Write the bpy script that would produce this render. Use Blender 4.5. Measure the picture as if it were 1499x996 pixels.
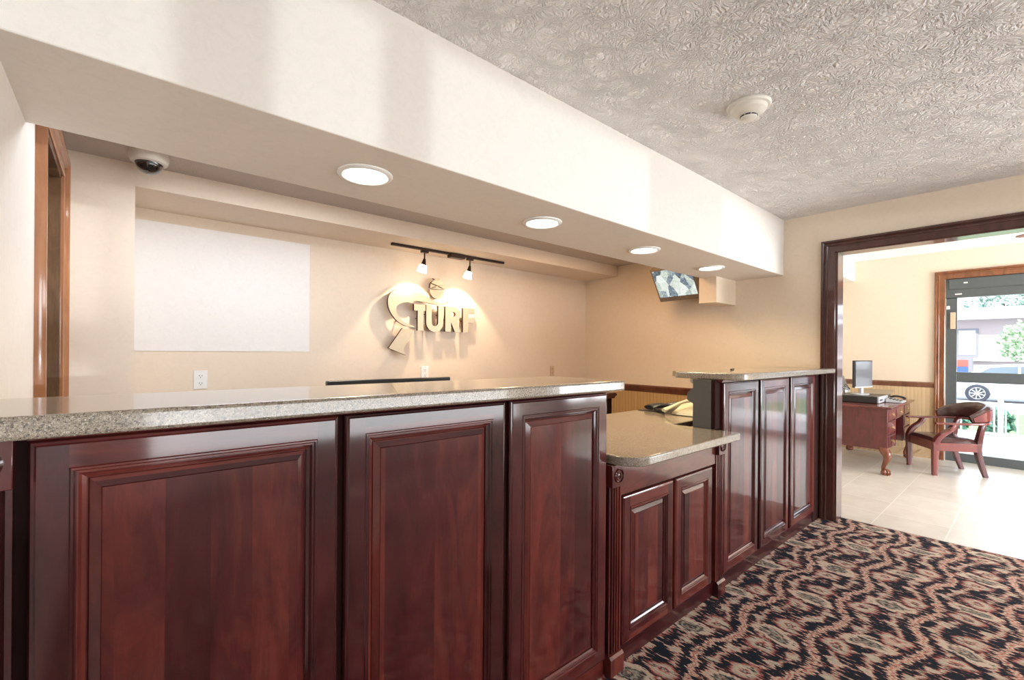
import bpy, bmesh, math, random
from mathutils import Vector, Matrix
random.seed(4)
PI = math.pi
sc = bpy.context.scene
COL = sc.collection
for o in list(bpy.data.objects): bpy.data.objects.remove(o)

# ------------------------------------------------------------------ camera
F_PX, YAW, ROLL, CY, EYE = 666.0, math.radians(49.15), math.radians(.45), 515.5, 1.28
cam = bpy.data.objects.new('camera', bpy.data.cameras.new('camera')); COL.objects.link(cam); sc.camera = cam
cam.data.sensor_fit = 'HORIZONTAL'; cam.data.sensor_width = 36; cam.data.lens = F_PX * 36 / 1499
cam.data.shift_y = (CY - 498) / 1499; cam.data.clip_start = .02; cam.data.clip_end = 400
fw = Vector((math.cos(YAW), math.sin(YAW), 0)); rt = Vector((math.sin(YAW), -math.cos(YAW), 0)); up = Vector((0, 0, 1))
r2 = rt * math.cos(ROLL) + up * math.sin(ROLL); u2 = -rt * math.sin(ROLL) + up * math.cos(ROLL)
cam.matrix_world = Matrix.Translation((0, 0, EYE)) @ Matrix((r2, u2, -fw)).transposed().to_4x4()

# ------------------------------------------------------------------ view, world, lights
sc.view_settings.view_transform = 'Standard'; sc.view_settings.look = 'None'
sc.view_settings.gamma = 1; sc.view_settings.use_curve_mapping = False
sc.view_settings.exposure = 0.55
W = bpy.data.worlds.new('world'); sc.world = W; W.use_nodes = True
bg = W.node_tree.nodes['Background']; bg.inputs[0].default_value = (.80, .90, 1, 1); bg.inputs[1].default_value = 2.9

OZ_ = 2.235
def lamp(name, kind, loc, rot=(0, 0, 0), energy=10, color=(1, 1, 1), **kw):
    d = bpy.data.lights.new(name, kind); d.energy = energy; d.color = color
    for k, v in kw.items(): setattr(d, k, v)
    o = bpy.data.objects.new(name, d); COL.objects.link(o); o.location = loc; o.rotation_euler = rot
    return o
def aim(o, to): o.rotation_euler = (Vector(to) - o.location).to_track_quat('-Z', 'Y').to_euler()

s = lamp('sun', 'SUN', (0, 0, 10), energy=6.0, color=(1, .98, .95), angle=.01); aim(s, (3.2, 2.0, 6.2))
# daylight through the lobby's street windows
lamp('window_daylight_fill', 'AREA', (2.3, -2.75, 1.30), (PI/2 + .30, 0, 0), 165, (.93, .97, 1), shape='RECTANGLE', size=4.2, size_y=1.9)
lamp('window_daylight_fill', 'AREA', (6.2, -2.75, 1.35), (PI/2, 0, 0), 165, (.93, .97, 1), shape='RECTANGLE', size=2.2, size_y=1.9)  # added fill for the entry room, set outside an added window
lamp('office_fill', 'AREA', (.65, 2.36, OZ_ - .02), (0, 0, 0), 14, (.88, .94, 1), shape='RECTANGLE', size=1.1, size_y=.3)  # added fill, no fixture: cool light for the left of the office
lamp('office_fill', 'AREA', (3.0, 2.36, OZ_ - .02), (0, 0, 0), 9, (1, .60, .28), shape='RECTANGLE', size=1.1, size_y=.3)  # added fill, no fixture: warm light for the right of the office
# low glare off the cars parked outside the street windows
g = lamp('street_glare', 'SPOT', (1.3, -10, 1.37), energy=900, color=(.84, .95, 1), shadow_soft_size=.07, spot_size=math.radians(40), spot_blend=.3)
aim(g, (1.3, 0, 1.5))

# ------------------------------------------------------------------ materials
class NT:
    def __init__(s, name):
        s.m = bpy.data.materials.new(name); s.m.use_nodes = True; s.t = s.m.node_tree; s.n = s.t.nodes
        s.b = s.n['Principled BSDF']
    def new(s, ty, **kw):
        n = s.n.new(ty)
        for k, v in kw.items():
            if hasattr(n, k): setattr(n, k, v)
        return n
    def link(s, a, b): s.t.links.new(a, b)
    def setin(s, sock, v):
        if hasattr(v, 'links') or isinstance(v, bpy.types.NodeSocket): s.link(v, sock)
        else: sock.default_value = v
    def math(s, op, a, b=0.0, c=0.0):
        n = s.n.new('ShaderNodeMath'); n.operation = op
        for i, v in enumerate((a, b, c)):
            if i < len(n.inputs): s.setin(n.inputs[i], v)
        return n.outputs[0]
    def coord(s, kind='Object'): return s.n.new('ShaderNodeTexCoord').outputs[kind]
    def pos(s): return s.n.new('ShaderNodeNewGeometry').outputs['Position']
    def mapping(s, v, scale=(1, 1, 1), loc=(0, 0, 0)):
        n = s.n.new('ShaderNodeMapping'); s.link(v, n.inputs[0]); n.inputs[3].default_value = scale; n.inputs[1].default_value = loc
        return n.outputs[0]
    def noise(s, v, scale, detail=2, rough=.5, dist=0, out=0):
        n = s.n.new('ShaderNodeTexNoise'); s.link(v, n.inputs['Vector']); n.inputs['Scale'].default_value = scale
        n.inputs['Detail'].default_value = detail; n.inputs['Roughness'].default_value = rough; n.inputs['Distortion'].default_value = dist
        return n.outputs[out]
    def vor(s, v, scale, feature='F1', out='Distance'):
        n = s.n.new('ShaderNodeTexVoronoi'); n.feature = feature; s.link(v, n.inputs['Vector']); n.inputs['Scale'].default_value = scale
        return n.outputs[out]
    def ramp(s, f, stops, interp='LINEAR'):
        n = s.n.new('ShaderNodeValToRGB'); n.color_ramp.interpolation = interp; e = n.color_ramp.elements
        while len(e) < len(stops): e.new(.5)
        for k, (p, c) in enumerate(stops): e[k].position = p; e[k].color = (*c, 1) if len(c) == 3 else c
        s.link(f, n.inputs[0]); return n.outputs[0]
    def mix(s, f, a, b, mode='MIX'):
        n = s.n.new('ShaderNodeMix'); n.data_type = 'RGBA'; n.blend_type = mode
        s.setin(n.inputs[0], f)
        for i, v in ((6, a), (7, b)):
            if isinstance(v, tuple): v = (*v, 1) if len(v) == 3 else v
            s.setin(n.inputs[i], v)
        return n.outputs[2]
    def sep(s, v):
        n = s.n.new('ShaderNodeSeparateXYZ'); s.link(v, n.inputs[0]); return n.outputs
    def comb(s, x, y, z):
        n = s.n.new('ShaderNodeCombineXYZ')
        for i, v in enumerate((x, y, z)): s.setin(n.inputs[i], v)
        return n.outputs[0]
    def bump(s, h, strength=.3, dist=.01):
        n = s.n.new('ShaderNodeBump'); n.inputs['Strength'].default_value = strength; n.inputs['Distance'].default_value = dist
        s.link(h, n.inputs['Height']); s.link(n.outputs[0], s.b.inputs['Normal'])
    def fin(s, color=None, rough=.5, metal=0, coat=0, coat_rough=.05, spec=.5, emit=None, estr=0):
        if color is not None:
            if isinstance(color, tuple): s.b.inputs['Base Color'].default_value = (*color, 1)
            else: s.link(color, s.b.inputs['Base Color'])
        s.setin(s.b.inputs['Roughness'], rough); s.b.inputs['Metallic'].default_value = metal
        s.b.inputs['Coat Weight'].default_value = coat; s.b.inputs['Coat Roughness'].default_value = coat_rough
        s.b.inputs['Specular IOR Level'].default_value = spec; s.b.inputs['Coat IOR'].default_value = 1.6
        if emit is not None:
            if isinstance(emit, tuple): s.b.inputs['Emission Color'].default_value = (*emit, 1)
            else: s.link(emit, s.b.inputs['Emission Color'])
            s.b.inputs['Emission Strength'].default_value = estr
        return s.m

def plain(name, c, rough=.5, metal=0, coat=0, emit=None, estr=0, var=.06, scale=25):
    t = NT(name)
    n = t.noise(t.coord(), scale, 3)
    col = t.mix(n, tuple(max(0, x * (1 - var)) for x in c), tuple(min(1, x * (1 + var)) for x in c))
    return t.fin(col, rough, metal, coat, emit=emit, estr=estr)

def wall_paint(name, c):
    t = NT(name); p = t.pos()
    n = t.noise(p, 22, 5, .6, 1.5); n2 = t.noise(p, 120, 4, .7, 2)
    f = t.math('ADD', t.math('MULTIPLY', n, .6), t.math('MULTIPLY', n2, .4))
    col = t.ramp(f, [(.38, tuple(x * .965 for x in c)), (.5, c), (.62, tuple(min(1, x * 1.015) for x in c))])
    t.bump(n2, .12, .004)
    return t.fin(col, .55, spec=.3)

def cherry(name, dark=(.018, .003, .0035), mid=(.062, .0092, .0105), light=(.165, .030, .019), coat=1.0, rough=.38, planks=.075, horiz=False, seed=0):
    t = NT(name); p = t.coord()
    rnd = t.n.new('ShaderNodeObjectInfo').outputs['Random']
    x, y, z = t.sep(p)
    if horiz: x, z = z, x
    pl = t.math('FLOOR', t.math('DIVIDE', t.math('ADD', t.math('ADD', x, y), t.math('MULTIPLY', rnd, 3.1)), planks))
    wn = t.n.new('ShaderNodeTexWhiteNoise'); wn.noise_dimensions = '1D'; t.link(t.math('ADD', pl, t.math('MULTIPLY', rnd, 91)), wn.inputs['W'])
    gv = t.comb(t.math('MULTIPLY', x, 5.5), t.math('MULTIPLY', y, 5.5), t.math('ADD', t.math('MULTIPLY', z, 1.5), t.math('MULTIPLY', wn.outputs[0], 9)))
    g1 = t.noise(gv, 2.0, 6, .62, 1.4)
    g2 = t.noise(t.comb(t.math('MULTIPLY', x, 60), t.math('MULTIPLY', y, 60), t.math('MULTIPLY', z, 6)), 3, 4, .7, .6)
    f = t.math('ADD', t.math('MULTIPLY', g1, .58), t.math('ADD', t.math('MULTIPLY', wn.outputs[0], .36), t.math('MULTIPLY', g2, .16)))
    col = t.ramp(f, [(.28, dark), (.52, mid), (.82, light)])
    t.bump(g2, .05, .002)
    return t.fin(col, rough, coat=coat * .8, coat_rough=.08, spec=.12)

def speckle(name, base=(.29, .24, .185)):
    t = NT(name); p = t.coord()
    a = t.vor(p, 420, out='Color'); v = t.sep(a)[0]
    b = t.vor(p, 900, out='Color'); v2 = t.sep(b)[1]
    c1 = t.ramp(v, [(0, (.05, .042, .038)), (.16, (.15, .12, .10)), (.26, base), (.72, tuple(x * 1.1 for x in base)), (.88, (.50, .45, .38)), (1, (.62, .57, .50))], 'CONSTANT')
    c2 = t.ramp(v2, [(0, (.09, .075, .065)), (.26, base), (.9, (.70, .60, .46))], 'CONSTANT')
    return t.fin(t.mix(.4, c1, c2), .16, coat=.35, coat_rough=.04, spec=.5)

def texture_ceiling(name, c, amp=1.0):
    t = NT(name); p = t.pos()
    n0 = t.noise(p, 5, 3, .5, 1.2)
    w = t.n.new('ShaderNodeVectorMath'); w.operation = 'ADD'
    sc1 = t.n.new('ShaderNodeVectorMath'); sc1.operation = 'SCALE'; t.link(t.noise(p, 9, 2, out=1), sc1.inputs[0]); sc1.inputs['Scale'].default_value = .16
    t.link(p, w.inputs[0]); t.link(sc1.outputs[0], w.inputs[1])
    v = t.vor(w.outputs[0], 75, 'F1'); n1 = t.noise(w.outputs[0], 62, 2, .55, 1.6)
    h = t.math('ADD', t.math('MULTIPLY', v, -.6), n1)
    mask = t.ramp(n0, [(.36, (.65, .65, .65)), (.6, (1, 1, 1))])
    h = t.math('MULTIPLY', t.math('SUBTRACT', h, .22), mask)
    t.bump(h, .8 * amp, .018)
    col = t.mix(t.ramp(n0, [(.4, (0, 0, 0)), (.7, (1, 1, 1))]), c, tuple(x * .975 for x in c))
    return t.fin(col, .8, spec=.2)

def carpet_mat():
    t = NT('carpet'); X, Y, Z = t.sep(t.pos())
    # ikat: threads run along Y, each thread shifted a little
    th = t.noise(t.comb(t.math('MULTIPLY', X, 75), t.math('MULTIPLY', Y, 5), 0), 1, 2, .7)
    th2 = t.noise(t.comb(t.math('MULTIPLY', X, 22), t.math('MULTIPLY', Y, 5), 5), 1, 2, .6)
    yy = t.math('ADD', Y, t.math('ADD', t.math('MULTIPLY', t.math('SUBTRACT', th, .5), .095), t.math('MULTIPLY', t.math('SUBTRACT', th2, .5), .035)))
    xx = t.math('ADD', X, t.math('MULTIPLY', t.math('SUBTRACT', t.noise(t.comb(X, Y, 3.3), 9, 3), .5), .11))
    PX, PY, Y0, X0 = .482, .288, .345, 2.515
    r = t.math('DIVIDE', t.math('SUBTRACT', yy, Y0), PY)
    ux = t.math('DIVIDE', t.math('SUBTRACT', xx, X0), PX)
    # ogee outline between the rows
    wob = t.math('MULTIPLY', t.math('SINE', t.math('MULTIPLY', ux, 2 * PI)), .12)
    rr = t.math('FLOOR', t.math('ADD', r, wob))
    odd = t.math('ABSOLUTE', t.math('MODULO', rr, 2))
    sgn = t.math('SUBTRACT', 1, t.math('MULTIPLY', odd, 0))
    rw = t.math('ADD', r, wob)
    fr = t.math('SUBTRACT', rw, rr)
    edge = t.math('MULTIPLY', t.math('MINIMUM', fr, t.math('SUBTRACT', 1, fr)), PY)     # metres to outline
    u = t.math('ADD', ux, t.math('MULTIPLY', odd, .5))
    fu = t.math('MULTIPLY', t.math('SUBTRACT', t.math('FRACT', t.math('ADD', u, .5)), .5), PX)
    fy = t.math('MULTIPLY', t.math('SUBTRACT', fr, .5), PY)
    def dist(cx, cy, sx, sy):
        a = t.math('DIVIDE', t.math('SUBTRACT', fu, cx), sx); b = t.math('DIVIDE', t.math('SUBTRACT', fy, cy), sy)
        return t.math('SQRT', t.math('ADD', t.math('MULTIPLY', a, a), t.math('MULTIPLY', b, b)))
    fine = t.noise(t.comb(t.math('MULTIPLY', X, 90), t.math('MULTIPLY', Y, 16), 1), 1, 3, .7)
    mid = t.noise(t.comb(t.math('MULTIPLY', X, 38), t.math('MULTIPLY', Y, 7), 2), 1, 2, .6)
    n = t.math('MULTIPLY', t.math('SUBTRACT', t.math('ADD', t.math('MULTIPLY', fine, .5), t.math('MULTIPLY', mid, .5)), .5), 1)
    NAVY, BEIGE, CORAL, OLIVE, PLUM = (.016, .021, .030), (.62, .51, .40), (.48, .15, .12), (.44, .40, .32), (.10, .03, .035)
    e = t.math('ADD', edge, t.math('MULTIPLY', n, .022))
    col = t.ramp(t.math('MULTIPLY', e, 8), [(0, CORAL), (.03, CORAL), (.045, BEIGE), (.11, BEIGE), (.125, CORAL), (.145, PLUM), (.165, NAVY), (.50, NAVY), (.54, CORAL), (.58, BEIGE), (.64, OLIVE), (.70, CORAL), (.74, NAVY), (1, NAVY)])
    def motif(col, cx, cy, sx, sy, stops, lim):
        d = t.math('ADD', dist(cx, cy, sx, sy), t.math('MULTIPLY', n, .6))
        c = t.ramp(t.math('MULTIPLY', d, .5), stops)
        k = t.math('LESS_THAN', d, lim)
        return t.mix(k, col, c)
    fl = [(0, (.25, .04, .03)), (.07, NAVY), (.12, CORAL), (.2, BEIGE), (.36, OLIVE), (.43, (.5, .22, .14)), (.5, PLUM)]
    fl2 = [(0, NAVY), (.05, BEIGE), (.09, NAVY), (.14, CORAL), (.19, BEIGE), (.34, OLIVE), (.40, CORAL), (.46, PLUM), (.5, NAVY)]
    col = motif(col, -.125, .050, .060, .068, fl2, 1.0)
    col = motif(col, .12, -.045, .062, .066, fl2, 1.0)
    col = motif(col, -.10, -.075, .022, .030, [(0, BEIGE), (.4, OLIVE), (.5, CORAL)], 1.0)
    col = motif(col, .10, .080, .022, .030, [(0, BEIGE), (.4, OLIVE), (.5, CORAL)], 1.0)
    col = motif(col, -.215, -.055, .026, .034, [(0, OLIVE), (.4, BEIGE), (.5, CORAL)], 1.0)
    col = motif(col, .225, .07, .024, .032, [(0, OLIVE), (.4, BEIGE), (.5, CORAL)], 1.0)
    col = motif(col, 0, 0, .058, .105, [(0, BEIGE), (.10, NAVY), (.16, OLIVE), (.24, NAVY), (.30, BEIGE), (.46, BEIGE), (.47, CORAL), (.5, PLUM)], 1.0)
    # broken threads of the opposite colour
    st = t.noise(t.comb(t.math('MULTIPLY', X, 60), t.math('MULTIPLY', Y, 11), 8), 1, 3, .75)
    col = t.mix(t.ramp(st, [(.575, (0, 0, 0)), (.60, (1, 1, 1))]), col, CORAL)
    col = t.mix(t.ramp(st, [(.60, (0, 0, 0)), (.63, (1, 1, 1))]), col, BEIGE)
    col = t.mix(t.ramp(st, [(.39, (1, 1, 1)), (.42, (0, 0, 0))]), col, NAVY)
    pile = t.noise(t.pos(), 260, 2, .8)
    col = t.mix(.5, col, t.mix(1.0, col, t.ramp(pile, [(.3, (.45, .45, .45)), (.7, (1.4, 1.35, 1.3))]), 'MULTIPLY'))
    t.bump(pile, .6, .006)
    return t.fin(col, .95, spec=.1)

def tile_mat():
    t = NT('tile'); X, Y, Z = t.sep(t.pos()); T = .405
    def g(a, o):
        f = t.math('FRACT', t.math('DIVIDE', t.math('SUBTRACT', a, o), T)); return t.math('MINIMUM', f, t.math('SUBTRACT', 1, f))
    d = t.math('MINIMUM', g(X, 4.665), g(Y, .415))
    k = t.math('LESS_THAN', d, .0085)
    ix = t.math('FLOOR', t.math('DIVIDE', t.math('SUBTRACT', X, 4.665), T)); iy = t.math('FLOOR', t.math('DIVIDE', t.math('SUBTRACT', Y, .415), T))
    wn = t.n.new('ShaderNodeTexWhiteNoise'); wn.noise_dimensions = '2D'; t.link(t.comb(ix, iy, 0), wn.inputs['Vector'])
    n = t.noise(t.comb(t.math('MULTIPLY', X, 3), t.math('MULTIPLY', Y, 3), wn.outputs[0]), 2, 5, .6)
    col = t.ramp(t.math('ADD', t.math('MULTIPLY', n, .8), t.math('MULTIPLY', wn.outputs[0], .15)), [(.3, (.62, .56, .49)), (.7, (.74, .69, .62))])
    col = t.mix(k, col, (.82, .78, .72))
    t.bump(t.math('SUBTRACT', 1, k), .3, .002)
    return t.fin(col, .28, spec=.5)

def beadboard(name, c, axis, pitch=.038):
    t = NT(name); P = t.sep(t.pos())
    f = t.math('FRACT', t.math('DIVIDE', P[axis], pitch)); d = t.math('MINIMUM', f, t.math('SUBTRACT', 1, f))
    n = t.noise(t.mapping(t.pos(), (6, 6, .6)), 6, 4, .6)
    col = t.ramp(n, [(.3, tuple(x * .85 for x in c)), (.7, c)])
    col = t.mix(t.ramp(d, [(.03, (1, 1, 1)), (.12, (0, 0, 0))]), col, tuple(x * .72 for x in c))
    t.bump(t.ramp(d, [(0, (0, 0, 0)), (.1, (1, 1, 1))]), .5, .004)
    return t.fin(col, .45)

def glass_mat():
    t = NT('clear_glass'); n = t.n
    tr = n.new('ShaderNodeBsdfTransparent'); gl = n.new('ShaderNodeBsdfGlossy'); gl.inputs['Roughness'].default_value = .01
    fr = n.new('ShaderNodeFresnel'); fr.inputs[0].default_value = 1.45; mx = n.new('ShaderNodeMixShader')
    t.link(fr.outputs[0], mx.inputs[0]); t.link(tr.outputs[0], mx.inputs[1]); t.link(gl.outputs[0], mx.inputs[2])
    t.link(mx.outputs[0], n['Material Output'].inputs[0]); return t.m

def leaf_mat(name, c):
    t = NT(name); n = t.noise(t.coord(), 9, 4, .7)
    return t.fin(t.ramp(n, [(.35, tuple(x * .45 for x in c)), (.65, c)]), .7)

def screen_mat():
    t = NT('camera_view'); p = t.coord(); x, y, z = t.sep(p)
    v = t.vor(t.mapping(p, (1, 1, .6)), 15, out='Color'); n = t.noise(p, 55, 5, .8)
    f = t.math('ADD', t.math('MULTIPLY', t.sep(v)[0], .4), t.math('MULTIPLY', n, .6))
    col = t.ramp(f, [(.25, (.03, .04, .05)), (.42, (.20, .25, .30)), (.55, (.50, .56, .48)), (.7, (.70, .73, .70)), (.85, (.25, .35, .55))])
    return t.fin((.01, .01, .01), .2, emit=col, estr=.9)

def brushed(name, c, rough=.3):
    t = NT(name); n = t.noise(t.mapping(t.coord(), (4, 60, 60)), 8, 3, .6)
    col = t.ramp(n, [(.3, tuple(x * .85 for x in c)), (.7, c)])
    return t.fin(col, t.math('ADD', rough, t.math('MULTIPLY', n, .15)), metal=1)

M = {}
M['wall'] = wall_paint('cream_wall', (.82, .70, .555))
M['wall_light'] = wall_paint('pale_wall', (.80, .755, .71))
M['soffit_paint'] = wall_paint('soffit_paint', (.80, .75, .695))
M['office'] = wall_paint('office_wall', (.81, .69, .565))
M['pale_rect'] = wall_paint('pale_rectangle', (.86, .835, .82))
M['ceiling'] = texture_ceiling('stippled_ceiling', (.88, .845, .815), 1.2)
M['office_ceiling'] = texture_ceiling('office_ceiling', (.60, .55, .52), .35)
M['white'] = plain('white_paint', (.86, .85, .82), .4)
M['cherry'] = cherry('cherry_wood')
M['cherry_h'] = cherry('cherry_wood_rail', horiz=True)
M['cherry_dark'] = cherry('cherry_shadow_wood', (.006, .0015, .0015), (.016, .004, .0035), (.03, .008, .006), planks=.12, coat=.0, rough=.8)  # carcass near black: shade of the door gaps put into the colour
M['casing'] = cherry('walnut_casing', (.055, .020, .016), (.105, .040, .030), (.16, .065, .045), planks=6, rough=.3)
M['casing_orange'] = cherry('orange_casing', (.13, .045, .018), (.28, .105, .045), (.42, .19, .09), planks=6, rough=.35)
M['burl'] = cherry('burl_door', (.035, .016, .008), (.10, .05, .024), (.22, .12, .06), planks=.3, rough=.35)
M['speckle'] = speckle('speckled_solid_surface')
M['carpet'] = carpet_mat(); M['tile'] = tile_mat()
M['bead_office'] = beadboard('golden_beadboard', (.62, .40, .17), 1)
M['bead_back'] = beadboard('pale_beadboard', (.72, .52, .30), 1)
M['rail'] = cherry('chair_rail_wood', (.05, .014, .008), (.13, .04, .022), (.2, .07, .035), planks=.5)
M['rail_back'] = cherry('back_chair_rail', (.12, .05, .03), (.24, .11, .065), (.34, .17, .1), planks=.5)
M['base_back'] = cherry('oak_baseboard', (.42, .27, .15), (.6, .42, .25), (.7, .52, .33), planks=.03, horiz=True, coat=.3)
M['glass'] = glass_mat()
M['bronze'] = plain('door_bronze', (.10, .115, .12), .35, .2, coat=.2)  # bronze lightened to blue-grey: glare at the door put into the colour
M['track'] = plain('track_bronze', (.035, .020, .015), .35, .6)
M['steel'] = brushed('brushed_sign', (.50, .41, .29), .42)
M['steel_side'] = plain('sign_edge', (.10, .06, .04), .4, .7)
M['lampglass'] = plain('lit_glass', (.9, .85, .75), .3, emit=(1, .80, .55), estr=9)
M['downlight'] = plain('lit_lens', (.95, .95, .9), .3, emit=(1, .96, .86), estr=5)
M['chrome'] = plain('polished_metal', (.8, .8, .78), .18, 1)
M['black'] = plain('black_plastic', (.018, .018, .02), .3)
M['smoke'] = plain('smoked_dome', (.006, .006, .007), .05, coat=1)
M['offwhite'] = plain('ivory_plastic', (.80, .76, .68), .35)
M['plate'] = plain('outlet_plate', (.86, .87, .86), .35)
M['plate_tan'] = plain('tan_plate', (.62, .48, .34), .4)
M['plate_metal'] = plain('metal_plate', (.5, .44, .33), .35, .8)
M['greylam'] = plain('grey_laminate', (.075, .072, .068), .5)
M['cream_plastic'] = plain('cream_plastic', (.72, .68, .50), .35)
M['yellow'] = plain('yellow_note', (.80, .72, .20), .7)
M['silver'] = plain('silver_plastic', (.52, .53, .55), .35)
M['darkscreen'] = plain('dark_screen', (.16, .16, .175), .2, coat=.5)
M['paper'] = plain('paper', (.9, .9, .88), .8)
M['leather'] = plain('burgundy_leather', (.060, .022, .020), .28, coat=.5, var=.25, scale=14)
M['mahogany'] = cherry('mahogany', (.06, .011, .012), (.135, .026, .028), (.22, .05, .04), planks=.4, rough=.4)
M['mahogany_leg'] = cherry('mahogany_leg', (.10, .025, .012), (.20, .055, .025), (.32, .10, .05), planks=.4, rough=.22)
M['brass'] = plain('brass', (.75, .6, .35), .25, 1)
M['screen'] = screen_mat()
M['tvcase'] = plain('tv_case', (.20, .16, .13), .4)
M['concrete'] = plain('pale_concrete', (.62, .62, .62), .9)
M['asphalt'] = plain('asphalt', (.26, .27, .29), .9)
M['grass'] = leaf_mat('lawn', (.16, .28, .10))
M['stucco'] = plain('pink_stucco', (.40, .34, .34), .9)
M['trimwhite'] = plain('white_trim', (.85, .86, .88), .6)
M['roof'] = plain('grey_roof', (.20, .20, .23), .9)
M['carpaint'] = plain('white_car_paint', (.82, .84, .88), .25, coat=1)
M['tyre'] = plain('tyre', (.03, .035, .05), .8)
M['carglass'] = plain('car_window', (.12, .16, .2), .08, coat=.5)
M['leaf'] = leaf_mat('tree_leaves', (.24, .42, .34)); M['leaf2'] = leaf_mat('bright_leaves', (.42, .60, .36)); M['hedge'] = leaf_mat('hedge_leaves', (.16, .40, .27))
M['bark'] = plain('bark', (.12, .09, .07), .9)
M['red'] = plain('red_panel', (.6, .08, .06), .5); M['blue'] = plain('blue_panel', (.04, .09, .35), .5)

# ------------------------------------------------------------------ mesh helpers
class MB:
    def __init__(s): s.v = []; s.f = []; s.mi = []; s.cur = 0
    def add(s, vs, fs):
        b = len(s.v); s.v += [tuple(v) for v in vs]
        for f in fs: s.f.append([i + b for i in f]); s.mi.append(s.cur)
        return s
    def mat(s, i): s.cur = i; return s
    def box(s, x0, x1, y0, y1, z0, z1):
        vs = [(x, y, z) for x in (x0, x1) for y in (y0, y1) for z in (z0, z1)]
        return s.add(vs, [(0, 1, 3, 2), (4, 6, 7, 5), (0, 4, 5, 1), (2, 3, 7, 6), (0, 2, 6, 4), (1, 5, 7, 3)])
    def obox(s, c, d, m):       # oriented box: centre, half sizes, 3x3
        vs = [Vector(c) + m @ Vector((a * d[0], b * d[1], e * d[2])) for a in (-1, 1) for b in (-1, 1) for e in (-1, 1)]
        return s.add(vs, [(0, 1, 3, 2), (4, 6, 7, 5), (0, 4, 5, 1), (2, 3, 7, 6), (0, 2, 6, 4), (1, 5, 7, 3)])
    def prism(s, pts, a, b, axis=2):
        def P(p, w): return (p[0], p[1], w) if axis == 2 else ((p[0], w, p[1]) if axis == 1 else (w, p[0], p[1]))
        n = len(pts); vs = [P(p, a) for p in pts] + [P(p, b) for p in pts]
        return s.add(vs, [list(range(n))[::-1], list(range(n, 2 * n))] + [(i, (i + 1) % n, n + (i + 1) % n, n + i) for i in range(n)])
    def lathe(s, prof, c=(0, 0, 0), n=32, m=None):   # profile of (radius, height) about Z
        m = m or Matrix.Identity(3); vs = []; fs = []
        for r, h in prof:
            for k in range(n):
                a = 2 * PI * k / n; vs.append(Vector(c) + m @ Vector((max(r, 1e-5) * math.cos(a), max(r, 1e-5) * math.sin(a), h)))
        for i in range(len(prof) - 1):
            for k in range(n): fs.append((i * n + k, i * n + (k + 1) % n, (i + 1) * n + (k + 1) % n, (i + 1) * n + k))
        fs.append(list(range(n))[::-1]); fs.append([(len(prof) - 1) * n + k for k in range(n)])
        return s.add(vs, fs)
    def sweep(s, path, size, n=10, upv=(0, 0, 1), sq=0):   # size: list of (w,h) half sizes
        pts = [Vector(p) for p in path]; vs = []; fs = []
        if not isinstance(size, list): size = [size] * len(pts)
        for i, p in enumerate(pts):
            t = (pts[min(i + 1, len(pts) - 1)] - pts[max(i - 1, 0)]).normalized()
            sd = t.cross(Vector(upv)); sd = sd.normalized() if sd.length > 1e-4 else Vector((1, 0, 0)); u = sd.cross(t).normalized()
            w, h = size[i] if isinstance(size[i], tuple) else (size[i], size[i])
            for k in range(n):
                a = 2 * PI * (k + .5) / n; ca, sa = math.cos(a), math.sin(a)
                if sq:
                    q = max(abs(ca), abs(sa)); ca = ca * (1 - sq) + ca / q * sq; sa = sa * (1 - sq) + sa / q * sq
                vs.append(p + sd * (w * ca) + u * (h * sa))
        for i in range(len(pts) - 1):
            for k in range(n): fs.append((i * n + k, i * n + (k + 1) % n, (i + 1) * n + (k + 1) % n, (i + 1) * n + k))
        fs.append(list(range(n))[::-1]); fs.append([(len(pts) - 1) * n + k for k in range(n)])
        return s.add(vs, fs)
def smooth_path(pts, n=6):
    P = [Vector(p) for p in pts]; out = []
    for i in range(len(P) - 1):
        a = P[max(i - 1, 0)]; b = P[i]; c = P[i + 1]; d = P[min(i + 2, len(P) - 1)]
        for k in range(n):
            t = k / n; out.append(.5 * ((2 * b) + (c - a) * t + (2 * a - 5 * b + 4 * c - d) * t * t + (3 * b - a - 3 * c + d) * t ** 3))
    out.append(P[-1]); return out
def lerp_sizes(sz, n=6):
    out = []
    for i in range(len(sz) - 1):
        for k in range(n):
            t = k / n; out.append((sz[i][0] * (1 - t) + sz[i + 1][0] * t, sz[i][1] * (1 - t) + sz[i + 1][1] * t))
    out.append(sz[-1]); return out
def rounded(pts, n=8):       # (x,y,r)
    out = []; N = len(pts)
    for i in range(N):
        x, y, r = pts[i]; p = Vector((x, y)); a = Vector(pts[i - 1][:2]); b = Vector(pts[(i + 1) % N][:2])
        if r <= 0: out.append((x, y)); continue
        da = (a - p).normalized(); db = (b - p).normalized(); s_ = p + da * r; e_ = p + db * r
        for k in range(n + 1):
            t = k / n; q = s_ * (1 - t) ** 2 + p * 2 * t * (1 - t) + e_ * t * t; out.append((q.x, q.y))
    return out

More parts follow.
